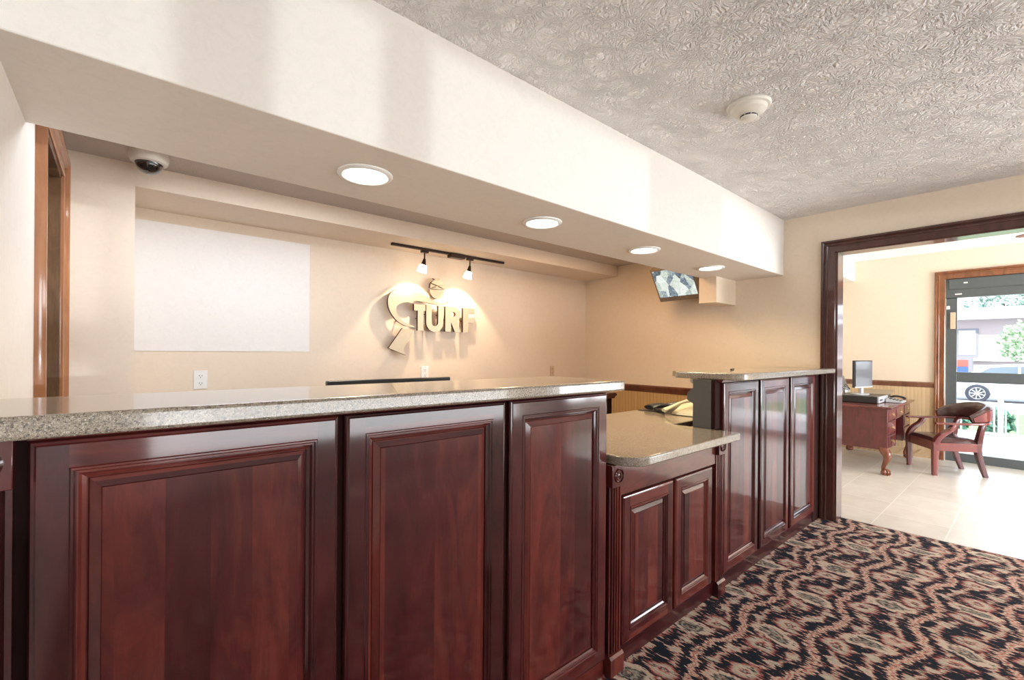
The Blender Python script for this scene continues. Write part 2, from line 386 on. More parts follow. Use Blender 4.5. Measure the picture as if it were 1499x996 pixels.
def obj(name, mb, mats, parent=None, bevel=0, smooth=True, ang=35, kind=None, label=None, local=False, subsurf=0):
    if not isinstance(mats, (list, tuple)): mats = [mats]
    me = bpy.data.meshes.new(name)
    off = Vector((0, 0, 0))
    if parent is not None and not local:
        off = Vector(parent.get('_w', (0, 0, 0)))
    me.from_pydata([tuple(Vector(v) - off) for v in mb.v], [], mb.f)
    for m in mats: me.materials.append(m)
    for p, i in zip(me.polygons, mb.mi): p.material_index = i
    bm = bmesh.new(); bm.from_mesh(me); bmesh.ops.recalc_face_normals(bm, faces=bm.faces); bm.to_mesh(me); bm.free()
    if smooth: me.shade_smooth(); me.set_sharp_from_angle(angle=math.radians(ang))
    o = bpy.data.objects.new(name, me); COL.objects.link(o)
    if parent is not None:
        o.parent = parent
    if bevel:
        b = o.modifiers.new('bevel', 'BEVEL'); b.width = bevel; b.segments = 3; b.limit_method = 'ANGLE'; b.angle_limit = math.radians(40)
    if subsurf:
        b = o.modifiers.new('sub', 'SUBSURF'); b.levels = subsurf; b.render_levels = subsurf
    if kind: o['kind'] = kind
    if label: o['label'] = label
    return o
WORLD = {}
def thing(name, label, cat, loc=(0, 0, 0), rotz=0, group=None):
    o = bpy.data.objects.new(name, None); COL.objects.link(o); o.location = loc; o.rotation_euler = (0, 0, rotz)
    o.empty_display_size = .05
    o['label'] = label; o['category'] = cat
    if group: o['group'] = group
    if not rotz: o['_w'] = tuple(loc)
    return o
def tag(o, label, cat, group=None, kind=None):
    o['label'] = label; o['category'] = cat
    if group: o['group'] = group
    if kind: o['kind'] = kind
    return o
def struct(name, mb, m, parent=None, **kw):
    o = obj(name, mb, m, parent, **kw)
    if parent is None: o['kind'] = 'structure'
    return o
def copy_tree(o, parent=None):
    c = o.copy(); COL.objects.link(c)
    if parent: c.parent = parent; c.matrix_parent_inverse = o.matrix_parent_inverse.copy()
    for ch in list(o.children): copy_tree(ch, c)
    return c

# ------------------------------------------------------------------ the room
XL, XW, XW2, XB = -.206, 4.17, 4.304, 7.62
YF, YN, YB = -2.6, 3.05, 3.5
CZ, OZ, SZ = 2.39, 2.235, 1.93
BZ = 2.64
struct('floor', MB().box(XL - .1, XW2 - .005, YF - .1, YB + .1, -.1, 0), M['carpet'])
struct('floor_tile', MB().box(XW2 - .005, XB + .15, YF - .1, 2.6, -.1, .002), M['tile'])
# left wall with its doorway (Y 2.2 .. 2.93)
w = MB().box(XL - .12, XL, YF - .1, 2.2, 0, CZ + .1).box(XL - .12, XL, 2.93, YB + .1, 0, CZ + .1).box(XL - .12, XL, 2.2, 2.93, 2.08, CZ + .1)
struct('wall_left', w, M['wall_light'])
# back wall: short segment at the left, alcove, bulkhead
struct('wall_back', MB().box(XL, .06, YN, YB, 0, OZ + .1).box(XL - .12, XW, YB, YB + .12, 0, OZ + .2), M['office'])
struct('wall_bulkhead', MB().box(.06, XW, YN, YB, 2.121, OZ + .05), M['office'])
# right wall with wide opening (Y < .985)
YO, YO2, OH = 1.018, -1.7, 2.072
w = MB().box(XW, XW2, YO, YB + .1, 0, BZ + .1).box(XW, XW2, YO2, YO, OH, BZ + .1).box(XW, XW2, YF - .1, YO2, 0, BZ + .1)
struct('wall_right', w, M['wall'])
struct('ceiling', MB().box(XL - .1, XW, YF - .1, 1.40, CZ, CZ + .15), M['ceiling'])
struct('ceiling_office', MB().box(XL - .1, XW, 1.88, YB + .1, OZ, OZ + .3), M['office_ceiling'])
struct('ceiling_soffit', MB().box(XL - .02, XW, 1.383, 1.91, SZ, CZ + .1), M['soffit_paint'], bevel=.004)
struct('ceiling_entry', MB().box(XW2, XB + .15, YF - .1, 2.6, BZ, BZ + .15), M['white'])
struct('wall_front', MB().box(XL - .1, XB + .1, YF - .12, YF, 0, .45).box(XL - .1, XB + .1, YF - .12, YF, 2.0, BZ + .1)
       .box(XL - .1, .03, YF - .12, YF, .45, 2.0).box(.03, .666, YF - .12, YF, .45, 1.10).box(1.95, 2.35, YF - .12, YF, .45, 2.0).box(.666, 1.95, YF - .12, YF, .45, 1.715).box(2.35, 4.0, YF - .12, YF, .45, 1.715).box(4.0, 4.5, YF - .12, YF, .45, 2.0).box(7.3, XB + .1, YF - .12, YF, .45, 2.0), M['wall'])  # solid lower panels added to block glare from the back wall and cabinets
def window(n, x0, x1, posts, bars):
    e = bpy.data.objects.new('window_%d' % n, None); COL.objects.link(e); e['kind'] = 'structure'
    m = MB()
    for a, b in posts: m.box(a, b, YF - .09, YF - .03, .45, 2.0)
    for a, b, c, d in bars: m.box(a, b, YF - .085, YF - .035, c, d)
    m.box(x0, x1, YF - .09, YF - .03, .45, .50)
    obj('window_frame', m, M['trimwhite'], e)
window(1, .03, 1.95, [(.03, .06), (.526, .666), (.872, .989), (1.86, 1.95)], [(.03, .6, 1.28, 1.39)])
window(2, 2.35, 4.0, [(2.35, 2.42), (3.1, 3.2), (3.93, 4.0)], [])
window(3, 4.5, 7.3, [(4.5, 4.57), (5.85, 5.95), (7.23, 7.3)], [])  # unseen window added to let the fill into the entry room
# entry room walls
DO0, DO1, DH = .742, -1.25, 2.21     # door opening
w = MB().box(XB, XB + .14, DO0, 2.6, 0, BZ + .1).box(XB, XB + .14, DO1, DO0, DH, BZ + .1).box(XB, XB + .14, YF - .1, DO1, 0, BZ + .1)
struct('wall_entry', w, M['wall'])
struct('wall_entry_left', MB().box(XW2, XB, 2.4, 2.55, 0, BZ), M['wall'])
struct('ceiling_entry_beam', MB().box(XW2, XB, 1.65, 2.4, 2.283, BZ), M['white'])
struct('trim_1', MB().box(XB - .035, XB, YF, 1.65, 2.575, BZ).box(XB - .02, XB, YF, 1.65, 2.55, 2.575), M['white'])
# chair rails, wainscot
def rail_prof(y0, y1, X, mat, n, z0=.873, z1=.945):
    m = MB(); pr = [(X, z0), (X - .012, z0), (X - .014, z0 + .02), (X - .022, z0 + .035), (X - .026, z1 - .012), (X - .020, z1), (X, z1)]
    m.prism(pr, y0, y1, 1); struct('trim_%d' % n, m, mat)
rail_prof(1.45, YB, XW, M['rail'], 2); rail_prof(DO0 + .095, 2.4, XB, M['rail_back'], 3, .878, .945)
struct('trim_4', MB().box(XW - .008, XW, 1.45, YB, 0, .873), M['bead_office'])
struct('trim_5', MB().box(XB - .008, XB, DO0 + .095, 2.4, .10, .878), M['bead_back'])
struct('baseboard_entry', MB().box(XB - .016, XB, DO0 + .095, 2.4, 0, .10), M['base_back'], bevel=.003)
struct('baseboard_left', MB().box(XL, XL + .012, YF, 1.1, 0, .09), M['casing'], bevel=.003)
# casings: mitred mouldings swept round an opening.  profile: (distance from opening, projection)
def casing(name, plane, axis, sgn, a0, a1, top, prof, mat, legs=(True, True)):
    """axis 0: wall normal along X; the opening runs a0..a1 in Y and 0..top in Z"""
    m = MB(); n = len(prof)
    def ring(k):
        out = []
        for d, pr in prof:
            c = {0: (a0 - d, 0), 1: (a0 - d, top + d), 2: (a1 + d, top + d), 3: (a1 + d, 0)}[k]
            out.append((plane + sgn * pr, c[0], c[1]))
        return out
    vs = []; fs = []
    for k in range(4): vs += ring(k)
    for k in range(3):
        for i in range(n - 1): fs.append((k * n + i, k * n + i + 1, (k + 1) * n + i + 1, (k + 1) * n + i))
    m.add(vs, fs); return struct(name, m, mat, ang=20)
CP = [(0, 0), (0, .014), (.006, .018), (.050, .018), (.056, .026), (.064, .026), (.068, .020), (.074, .022), (.080, .030), (.092, .030), (.095, .026), (.095, 0)]
# (Y runs from low to high, so the low end is a0)
casing('trim_6', XW, 0, -1, YO2, YO, OH - .01, CP, M['casing'])
casing('trim_7', XW2, 0, 1, YO2, YO, OH - .01, CP, M['casing'])
struct('trim_8', MB().box(XW - .004, XW2 + .004, YO - .012, YO + .004, 0, OH).box(XW - .004, XW2 + .004, YO2, YO, OH - .012, OH + .004).box(XW - .004, XW2 + .004, YO2 - .004, YO2 + .012, 0, OH), M['casing'])
casing('trim_9', XB, 0, -1, DO1, DO0, DH - .005, CP, M['casing_orange'])
CL = [(0, 0), (0, .012), (.008, .016), (.05, .016), (.056, .024), (.064, .024), (.07, .020), (.08, .028), (.093, .028), (.095, .022), (.095, 0)]
casing('trim_10', XL, 0, 1, 2.2, 2.93, 2.07, CL, M['casing_orange'])
struct('trim_11', MB().box(XL - .12, XL + .003, 2.905, 2.932, 0, 2.08).box(XL - .12, XL + .003, 2.198, 2.225, 0, 2.08).box(XL - .12, XL + .003, 2.2, 2.93, 2.055, 2.085), M['burl'])
d = bpy.data.objects.new('door_1', None); COL.objects.link(d); d['kind'] = 'structure'
obj('door_panel', MB().box(XL - .11, XL - .07, 2.225, 2.905, .005, 2.055), M['burl'], d)

# ------------------------------------------------------------------ entrance door
d = bpy.data.objects.new('door_2', None); COL.objects.link(d); d['kind'] = 'structure'
fx0, fx1 = XB + .03, XB + .085
m = MB().box(fx0 - .02, fx1 + .02, DO1, DO0, 1.975, 2.205)                          # operator header
m.box(fx0, fx1, DO0 - .1, DO0 - .005, .0, 1.975).box(fx0, fx1, DO1, DO1 + .1, 0, 1.975).box(fx0, fx1, -.30, -.20, 0, 1.975)
m.box(fx0 + .002, fx1 - .002, DO1, DO0 - .007, .957, 1.08).box(fx0 + .002, fx1 - .002, DO1, DO0 - .007, .004, .106)
obj('door_frame', m, M['bronze'], d, bevel=.004)
obj('header_cover', MB().box(fx0 - .035, fx0 - .018, DO1 + .01, DO0 - .03, 2.075, 2.20), M['bronze'], d, bevel=.004)
obj('pane', MB().box(XB + .055, XB + .061, -.205, DO0 - .09, .10, .96), M['glass'], d)
obj('pane', MB().box(XB + .055, XB + .061, -.205, DO0 - .09, 1.075, 1.98), M['glass'], d)
obj('pane', MB().box(XB + .055, XB + .061, DO1 + .09, -.295, .10, 1.98), M['glass'], d)
m = MB().box(fx0 - .03, fx0, .655, .70, 1.60, 1.80); obj('strike_plate', m, M['plate_tan'], d, bevel=.004)
m = MB().box(fx0 - .03, fx0, .705, .738, 1.84, 1.88).box(fx0 - .04, fx0 - .03, .71, .73, 1.85, 1.87); obj('latch', m, M['white'], d, bevel=.002)
m = MB().box(fx0 - .028, fx0 - .018, .60, .66, 2.01, 2.025).box(fx0 - .04, fx0 - .034, .55, .585, 2.14, 2.155); obj('sticker', m, M['white'], d)

# ------------------------------------------------------------------ front desk cabinets
YD, YBOD, YK = 1.105, 1.125, 1.132
def rings(m, x0, x1, z0, z1, prof, ybase, close):
    vs = []; fs = []
    for ins, dep in prof:
        y = ybase - dep; vs += [(x0 + ins, y, z0 + ins), (x1 - ins, y, z0 + ins), (x1 - ins, y, z1 - ins), (x0 + ins, y, z1 - ins)]
    for i in range(len(prof) - 1):
        for k in range(4): fs.append((i * 4 + k, i * 4 + (k + 1) % 4, (i + 1) * 4 + (k + 1) % 4, (i + 1) * 4 + k))
    b = len(m.v); m.v += vs
    flat = [i for i in range(len(prof) - 1) if prof[i + 1][0] - prof[i][0] > .02 and abs(prof[i + 1][1] - prof[i][1]) < 1e-6]
    for j, f in enumerate(fs):
        if j // 4 in flat: continue
        m.f.append([q + b for q in f]); m.mi.append(1 if j % 4 in (0, 2) else 0)
    for i in flat:          # stiles run full height, rails butt between them
        a, c = prof[i][0], prof[i + 1][0]; y = ybase - prof[i][1]
        for xa, xb, za, zb, mi in ((x0 + a, x0 + c, z0 + a, z1 - a, 0), (x1 - c, x1 - a, z0 + a, z1 - a, 0), (x0 + c, x1 - c, z0 + a, z0 + c, 1), (x0 + c, x1 - c, z1 - c, z1 - a, 1)):
            n0 = len(m.v); m.v += [(xa, y, za), (xb, y, za), (xb, y, zb), (xa, y, zb)]; m.f.append([n0, n0 + 1, n0 + 2, n0 + 3]); m.mi.append(mi)
    if close: m.f.append([b + (len(prof) - 1) * 4 + k for k in range(4)]); m.mi.append(0)
FR = [(0, 0), (0, .012), (.003, .017), (.007, .018), (.010, .020), (.050, .020), (.052, .0225), (.0555, .0225), (.058, .019), (.062, .019), (.066, .013), (.072, .009), (.072, 0)]
RP = [(.070, .004), (.074, .004), (.076, .007), (.092, .0145), (.0935, .0165), (.0935, .0165)]
def cab_door(parent, x0, x1, z0, z1, k=1.0, ybase=YBOD, nm='door'):
    f = MB(); rings(f, x0, x1, z0, z1, [(a * k, b) for a, b in FR], ybase, False)
    o = obj(nm, f, [M['cherry'], M['cherry_h']], parent, ang=12)
    p = MB(); rings(p, x0, x1, z0, z1, [(a * k, b) for a, b in RP], ybase, True)
    q = obj('raised_panel', p, [M['cherry'], M['cherry_h']], None, ang=8)
    q.parent = o; q.location = -Vector(parent['_w'])
    return o
def pilaster(parent, x0, x1, z1, mat):
    m = MB(); w = x1 - x0; pts = [(x0, YBOD), (x0, YD)]; n = 4; mg = .006; rw = (w - 2 * mg) / n
    for i in range(n):
        c = x0 + mg + rw * (i + .5); R = rw * .36
        for k in range(7):
            a = PI * k / 6; pts.append((c - R * math.cos(a), YD + .0105 * math.sin(a)))
    pts += [(x1, YD), (x1, YBOD)]
    m.prism(pts, .075, z1 - .085, 2)
    o = obj('pilaster', m, M['cherry'], parent, ang=50)
    b = MB().box(x0 - .002, x1 + .002, YD - .016, YBOD, z1 - .088, z1)
    q = obj('rosette_block', b, M['cherry'], None, bevel=.0015); q.parent = o; q.location = -Vector(parent['_w'])
    r = MB(); mm = Matrix.Rotation(PI / 2, 3, 'X'); c = ((x0 + x1) / 2, YD - .016, z1 - .044)
    r.lathe([(.028, -.002), (.028, .004), (.025, .006), (.022, -.0005), (.018, -.0005), (.016, .004), (.012, .004), (.010, -.0005), (.006, .001), (.0, .002)], c, 28, mm)
    q = obj('rosette', r, M['cherry'], None); q.parent = o; q.location = -Vector(parent['_w'])
    pl = MB().prism([(YBOD, 0), (YD - .016, 0), (YD - .016, .068), (YD - .008, .078), (YBOD, .078)], x0 - .003, x1 + .003, 0)
    q = obj('plinth', pl, M['cherry'], None); q.parent = o; q.location = -Vector(parent['_w'])
    return o
# left cabinet
c1 = thing('front_desk_cabinet', 'tall cherry wood cabinet with three big raised panel doors under the long counter top', 'cabinet', (0, YBOD, 0))
BT = 1.137
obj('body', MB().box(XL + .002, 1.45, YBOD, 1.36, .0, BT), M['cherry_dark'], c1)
obj('kick_board', MB().box(XL + .08, 1.458, YK - .012, YBOD, 0, .068), M['cherry_h'], c1)
for a, b in ((-.114, .405), (.421, .932), (.953, 1.455)): cab_door(c1, a, b, .072, 1.122)
obj('cornice', MB().prism([(YBOD, BT - .012), (YD - .006, BT - .012), (YD - .014, BT), (YBOD, BT)], -.114, 1.455, 0), M['cherry_h'], c1)
pilaster(c1, XL + .003, -.131, 1.137, None)
# middle low cabinet
c2 = thing('low_cabinet', 'low cherry wood cabinet with two doors and fluted corner posts under the lowered counter', 'cabinet', (1.46, YBOD, 0))
obj('body', MB().box(1.462, 2.405, YBOD, 1.75, 0, .834), M['cherry_dark'], c2)
obj('apron', MB().box(1.549, 2.383, YD + .004, YBOD, .70, .834), M['cherry_h'], c2)
obj('kick_board', MB().box(1.552, 2.38, YK - .012, YBOD, 0, .072), M['cherry_h'], c2)
cab_door(c2, 1.565, 1.957, .08, .69, .95); cab_door(c2, 1.979, 2.345, .08, .69, .95)
pilaster(c2, 1.470, 1.549, .834, None); pilaster(c2, 2.383, 2.462, .834, None)
# right tall cabinet
c3 = thing('front_desk_cabinet', 'tall cherry wood counter cabinet with three narrow doors, beside the wide doorway', 'cabinet', (2.41, YBOD, 0))
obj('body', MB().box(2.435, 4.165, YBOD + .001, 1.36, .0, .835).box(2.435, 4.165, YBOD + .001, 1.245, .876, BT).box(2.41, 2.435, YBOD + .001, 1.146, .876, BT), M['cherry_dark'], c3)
for a, b in ((2.473, 2.937), (2.973, 3.452), (3.492, 3.995)): cab_door(c3, a, b, .085, 1.122)
obj('kick_board', MB().box(2.466, 4.08, YK - .012, YBOD, 0, .078), M['cherry_h'], c3)
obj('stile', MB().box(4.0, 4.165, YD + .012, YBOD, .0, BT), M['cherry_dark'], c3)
obj('cornice', MB().prism([(YBOD, BT - .012), (YD - .002, BT - .012), (YD - .008, BT), (YBOD, BT)], 2.435, 4.165, 0), M['cherry_h'], c3)
obj('end_panel', MB().box(2.405, 2.434, 1.147, 1.248, .8745, BT), M['greylam'], c3, label='dark grey laminate end panel')
obj('bracket', MB().prism([(1.248, 1.0), (1.248, BT - .045), (1.285, 1.06), (1.285, 1.02)], 2.412, 2.430, 0), M['greylam'], c3, label='dark grey bracket')
# counter tops
def slab(name, pts, z0, z1, label, cat='countertop'):
    m = MB().prism(rounded(pts), z0, z1); o = obj(name, m, M['speckle'], None, bevel=.007, ang=40)
    return tag(o, label, cat)
slab('countertop', [(XL + .001, 1.02, 0), (1.458, 1.02, .022), (1.458, 1.40, .03), (XL + .001, 1.40, 0)], 1.137, 1.175, 'long speckled beige counter top with thick edge over the three big near doors')
slab('countertop', [(2.45, 1.01, .09), (4.137, 1.01, .0), (4.137, 1.13, 0), (4.167, 1.13, 0), (4.167, 1.39, 0), (2.45, 1.39, .03)], 1.137, 1.175, 'raised speckled beige counter top at the far end beside the doorway')
slab('countertop', [(1.482, .995, .11), (2.418, .995, .012), (2.418, 1.105, .0), (2.405, 1.11, 0), (2.405, 1.37, 0), (4.15, 1.37, 0), (4.15, 1.87, 0), (XL + .02, 1.87, 0), (XL + .02, 1.41, 0), (1.482, 1.41, 0)], .836, .874,
     'lowered speckled beige counter top with a rounded corner between the two raised tops')

# ------------------------------------------------------------------ office things
def cyl(m, a, b, r, n=16): return m.sweep([a, b], [(r, r), (r, r)], n)
# thin pale rectangle laid flat on the back wall
tag(obj('wall_rectangle', MB().box(.062, 1.057, YB - .004, YB, 1.27, 2.053), M['pale_rect']), 'large pale rectangle flat on the back wall beside the alcove corner', 'panel')
# wooden storage cabinet seen in the gap
k = thing('storage_cabinet', 'dark wood cabinet with a moulded top glimpsed behind the end of the long counter', 'cabinet', (2.7, 2.62, 0))
obj('body', MB().box(2.2, 3.215, 2.4, 2.85, 0, .90), M['cherry_dark'], k)
obj('top', MB().prism([(2.18, .915), (2.18, .925), (2.20, .937), (3.235, .937), (3.255, .925), (3.255, .915), (3.23, .905), (3.222, .89), (2.19, .89)], 2.375, 2.87, 1), M['casing'], k)
# monitor seen over the counter edge
k = thing('computer_monitor', 'wide flat black monitor edge peeking over the long counter top below the sign', 'monitor', (.86, 1.72, .874))
obj('screen_case', MB().box(.582, 1.115, 1.705, 1.735, .95, 1.167), M['black'], k, bevel=.004)
obj('base', MB().box(.75, .98, 1.64, 1.82, .8742, .885).box(.83, .90, 1.73, 1.75, .88, 1.02), M['black'], k, bevel=.003)
# outlets
def outlet(x, y, z, w, h, mat, axis, label, n2=2):
    t_ = thing('wall_outlet', label, 'outlet', (x, y, z))
    if axis == 1: obj('plate', MB().box(x - w / 2, x + w / 2, y - .006, y, z - h / 2, z + h / 2), mat, t_, bevel=.002)
    else: obj('plate', MB().box(x - .006, x, y - w / 2, y + w / 2, z - h / 2, z + h / 2), mat, t_, bevel=.002)
    for s_ in (-1, 1):
        if axis == 1:
            m = MB(); zc = z + s_ * h * .2
            m.prism([(x + .017 * math.cos(a) * (1 if abs(math.cos(a)) < .9 else .95), zc + .0145 * math.sin(a)) for a in [2 * PI * i / 20 for i in range(20)]], y - .008, y - .005, 1)
            o_ = obj('socket', m, mat, t_)
            sl = MB().box(x - .008, x - .0055, y - .0088, y - .0075, zc - .002, zc + .008).box(x + .0055, x + .008, y - .0088, y - .0075, zc - .002, zc + .007).box(x - .0022, x + .0022, y - .0088, y - .0075, zc - .011, zc - .0065)
            q = obj('slot', sl, M['black'], None); q.parent = o_; q.location = -Vector(t_['_w'])
        else:
            yc = y + s_ * w * .2
            obj('socket', MB().box(x - .008, x - .005, yc - .014, yc + .014, z - .012, z + .012), mat, t_)
outlet(.397, YB, 1.087, .074, .118, M['plate'], 1, 'white double outlet low on the back wall under the pale rectangle')
outlet(2.02, YB, 1.092, .072, .115, M['plate'], 1, 'cream double outlet on the back wall just below the metal sign')
outlet(3.61, YB, 1.075, .066, .11, M['plate_tan'], 1, 'tan outlet on the back wall near the far corner')
outlet(XW, 2.32, 1.08, .11, .05, M['plate_metal'], 0, 'small horizontal metal outlet above the chair rail on the right office wall')
# downlights
for i, x in enumerate((.684, 1.598, 2.498, 3.385)):
    lab = ['nearest of the four round recessed lights under the soffit', 'second nearest round recessed light under the soffit', 'second farthest round recessed light, left of the tilted screen', 'farthest round recessed light, above the small beige box'][i]
    t_ = thing('recessed_light', lab, 'ceiling light', (x, 1.625, SZ), 0, 'recessed lights in the soffit')
    obj('trim_ring', MB().lathe([(.098, 0), (.098, -.004), (.092, -.009), (.082, -.010), (.076, -.004), (.076, .0)], (x, 1.625, SZ), 40), M['white'], t_)
    obj('lens', MB().lathe([(.075, -.001), (.074, -.004), (.05, -.008), (0, -.010)], (x, 1.625, SZ), 36), M['downlight'], t_)
    l = lamp('recessed_lamp', 'SPOT', (x, 1.625, SZ - .02), (0, 0, 0), 22, (1, .78, .45), shadow_soft_size=.06, spot_size=math.radians(150), spot_blend=.8); l.parent = t_; l.location = (0, 0, -.02)
# track light
k = thing('track_light', 'dark bronze track light with two glass shades under the bulkhead', 'track light', (2.157, 3.28, 2.121))
obj('track', MB().box(1.593, 2.722, 3.265, 3.295, 2.101, 2.121), M['track'], k, bevel=.003)
obj('feed_box', MB().box(2.12, 2.27, 3.250, 3.310, 2.080, 2.118), M['track'], k, bevel=.004)
for hx in (1.885, 2.338):
    o_ = obj('lamp_head', MB().box(hx - .03, hx + .03, 3.265, 3.295, 2.083, 2.103).sweep([(hx, 3.28, 2.085), (hx, 3.28, 2.03)], .006, 10)
             .sweep([(hx, 3.28, 2.035), (hx - .004, 3.285, 2.0), (hx - .008, 3.29, 1.975)], [(.010, .010), (.018, .018), (.024, .024)], 16), M['track'], k)
    ax = Vector((-.18, .16, -1)).normalized(); q_ = Vector((0, 0, 1)).rotation_difference(ax).to_matrix()
    g_ = obj('glass_shade', MB().lathe([(.022, 0), (.028, .004), (.040, .06), (.037, .06), (.026, .008), (.0, .006)], (hx - .006, 3.288, 1.985), 24, q_), M['lampglass'], None)
    g_.parent = o_; g_.location = -Vector(k['_w'])
    l = lamp('track_lamp', 'SPOT', (0, 0, 0), energy=15, color=(1, .72, .46), shadow_soft_size=.012, spot_size=math.radians(92), spot_blend=.25)
    l.parent = k; l.location = Vector((hx - .012, 3.27, 1.925)) - Vector(k['_w']); l.rotation_euler = Vector((-.02 if hx < 2 else .02, .55, -1)).to_track_quat('-Z', 'Y').to_euler()
# sign
SY0, SY1 = 3.420, 3.445
sg = thing('wall_sign', 'brushed metal lettering TURF with a swoosh and jockey head on the back wall', 'sign', (2.07, 3.5, 1.58))
def sign_piece(nm, loops, y0=SY0, y1=SY1):
    cu = bpy.data.curves.new(nm, 'CURVE'); cu.dimensions = '2D'; cu.fill_mode = 'BOTH'; cu.extrude = (y1 - y0) / 2
    for lp in loops:
        sp = cu.splines.new('POLY'); sp.points.add(len(lp) - 1); sp.use_cyclic_u = True
        for p_, (a, b) in zip(sp.points, lp): p_.co = (a, b, 0, 1)
    t_ = bpy.data.objects.new('tmp', cu); COL.objects.link(t_)
    dg = bpy.context.evaluated_depsgraph_get(); me = bpy.data.meshes.new_from_object(t_.evaluated_get(dg)); bpy.data.objects.remove(t_)
    m = MB(); yc = (y0 + y1) / 2
    m.v = [(v.co.x, yc - v.co.z, v.co.y) for v in me.vertices]
    for p_ in me.polygons:
        m.f.append(list(p_.vertices)); m.mi.append(0 if abs(p_.normal.z) > .5 else 1)
    return obj(nm, m, [M['steel'], M['steel_side']], sg, smooth=False)
sw = [(2.214, 1.727), (2.190, 1.711), (2.162, 1.704), (2.113, 1.702), (2.055, 1.717), (1.998, 1.743), (1.924, 1.781), (1.851, 1.805), (1.789, 1.811), (1.729, 1.799), (1.678, 1.767), (1.645, 1.725), (1.636, 1.67), (1.650, 1.612), (1.689, 1.554), (1.740, 1.512), (1.801, 1.488), (1.872, 1.481), (1.872, 1.492), (1.818, 1.504), (1.766, 1.529), (1.722, 1.574), (1.707, 1.62), (1.718, 1.652), (1.756, 1.675), (1.808, 1.684), (1.855, 1.681), (1.87, 1.700), (1.943, 1.701), (2.036, 1.69), (2.133, 1.686), (2.182, 1.694), (2.205, 1.706)]
swp = [(p.x, p.y) for p in smooth_path([(a, b, 0) for a, b in sw[:18]], 4)] + [(p.x, p.y) for p in smooth_path([(a, b, 0) for a, b in sw[18:26]], 4)] + [(p.x, p.y) for p in smooth_path([(a, b, 0) for a, b in sw[26:]], 4)]
sign_piece('swoosh', [swp])
sign_piece('boot', [[(1.766, 1.470), (1.868, 1.458), (1.838, 1.395), (1.775, 1.303), (1.799, 1.245), (1.645, 1.304)]])
def arc(cx, cz, rx, rz, a0, a1, n=14): return [(cx + rx * math.cos(math.radians(a0 + (a1 - a0) * i / max(n, 1))), cz + rz * math.sin(math.radians(a0 + (a1 - a0) * i / max(n, 1)))) for i in range(n + 1)]
cx, cz, rx, rz = 2.095, 1.818, .079, .083
sign_piece('head', [arc(cx, cz, rx, rz, 184, 356)])
sign_piece('head', [[(2.020, 1.826), (2.085, 1.846), (2.020, 1.862)] + arc(cx, cz, rx, rz, 150, 150, 0)])
sign_piece('head', [arc(cx, cz, rx, rz, 33, 142) + [(2.098, 1.852)]])
sign_piece('head', [[(2.110, 1.848), (2.170, 1.828), (2.168, 1.850), (2.160, 1.862)]])
sign_piece('head', [[(2.030, 1.822), (2.160, 1.822), (2.100, 1.842)]])
sign_piece('cap', [[(2.049, 1.912), (2.068, 1.917), (2.085, 1.909), (2.100, 1.917), (2.124, 1.915), (2.112, 1.904), (2.070, 1.899)]])
tz0, tz1 = 1.455, 1.677
sign_piece('letter_t', [[(1.870, tz1), (1.978, tz1), (1.978, 1.622), (1.960, 1.622), (1.960, tz0), (1.905, tz0), (1.905, 1.622), (1.870, 1.622)]])
def u_letter():
    o_ = [(1.986, tz1), (1.986, 1.53)] + arc(2.072, 1.53, .086, .082, 180, 360) + [(2.158, tz1), (2.105, tz1), (2.105, 1.53)] + arc(2.072, 1.53, .033, .03, 360, 180) + [(2.039, tz1)]
    return o_
sign_piece('letter_u', [u_letter()])
rl = [(2.178, tz0), (2.178, tz1)] + arc(2.275, 1.612, .063, .065, 90, -62, 12) + [(2.342, tz0), (2.278, tz0), (2.238, 1.540), (2.238, tz0)]
sign_piece('letter_r', [rl, [(2.232, 1.590), (2.232, 1.634)] + arc(2.262, 1.612, .022, .022, 90, -90, 8)])
sign_piece('letter_f', [[(2.366, tz0), (2.366, tz1), (2.494, tz1), (2.494, 1.628), (2.424, 1.628), (2.424, 1.592), (2.486, 1.592), (2.486, 1.545), (2.424, 1.545), (2.424, tz0)]])
for px_, pz_ in ((1.68, 1.70), (1.80, 1.76), (1.74, 1.53), (1.75, 1.32), (2.09, 1.78), (2.09, 1.89), (2.14, 1.695), (2.09, 1.845), (1.93, 1.56), (2.01, 1.60), (2.13, 1.60), (2.2, 1.56), (2.39, 1.56)): obj('mounting_pin', MB().sweep([(px_, 3.443, pz_), (px_, 3.499, pz_)], .005, 8), M['steel_side'], sg)
# dome camera
k = thing('security_camera', 'white dome security camera with dark glass on the office ceiling', 'camera', (.107, 2.845, OZ))
c = (.107, 2.845, OZ)
obj('housing', MB().lathe([(.078, 0), (.080, -.010), (.079, -.030), (.072, -.046), (.060, -.052), (.055, -.050)], c, 40), M['offwhite'], k)
obj('dome', MB().lathe([(.056, -.048)] + [(.056 * math.cos(a), -.050 - .052 * math.sin(a)) for a in [PI / 2 * i / 8 for i in range(1, 9)]], c, 32), M['smoke'], k)
# smoke detector
k = thing('smoke_detector', 'round ivory smoke detector on the stippled lobby ceiling', 'smoke detector', (2.12, .85, CZ))
c = (2.12, .85, CZ)
obj('base', MB().lathe([(.088, .0), (.090, -.006), (.086, -.014), (.078, -.016)], c, 40), M['offwhite'], k)
obj('body', MB().lathe([(.076, -.012), (.070, -.030), (.050, -.044), (.034, -.047), (.034, -.050)], c, 40), M['offwhite'], k)
m = MB()
for i in range(8):
    a = 2 * PI * i / 8
    m.sweep([(c[0] + .033 * math.cos(a + t_), c[1] + .033 * math.sin(a + t_), CZ - .052) for t_ in (0, .2, .4, .6)], .0035, 6)
obj('vent', m, M['black'], k)
obj('cap', MB().lathe([(.034, -.054), (.034, -.060), (.028, -.064), (0, -.065)], c, 32), M['offwhite'], k)
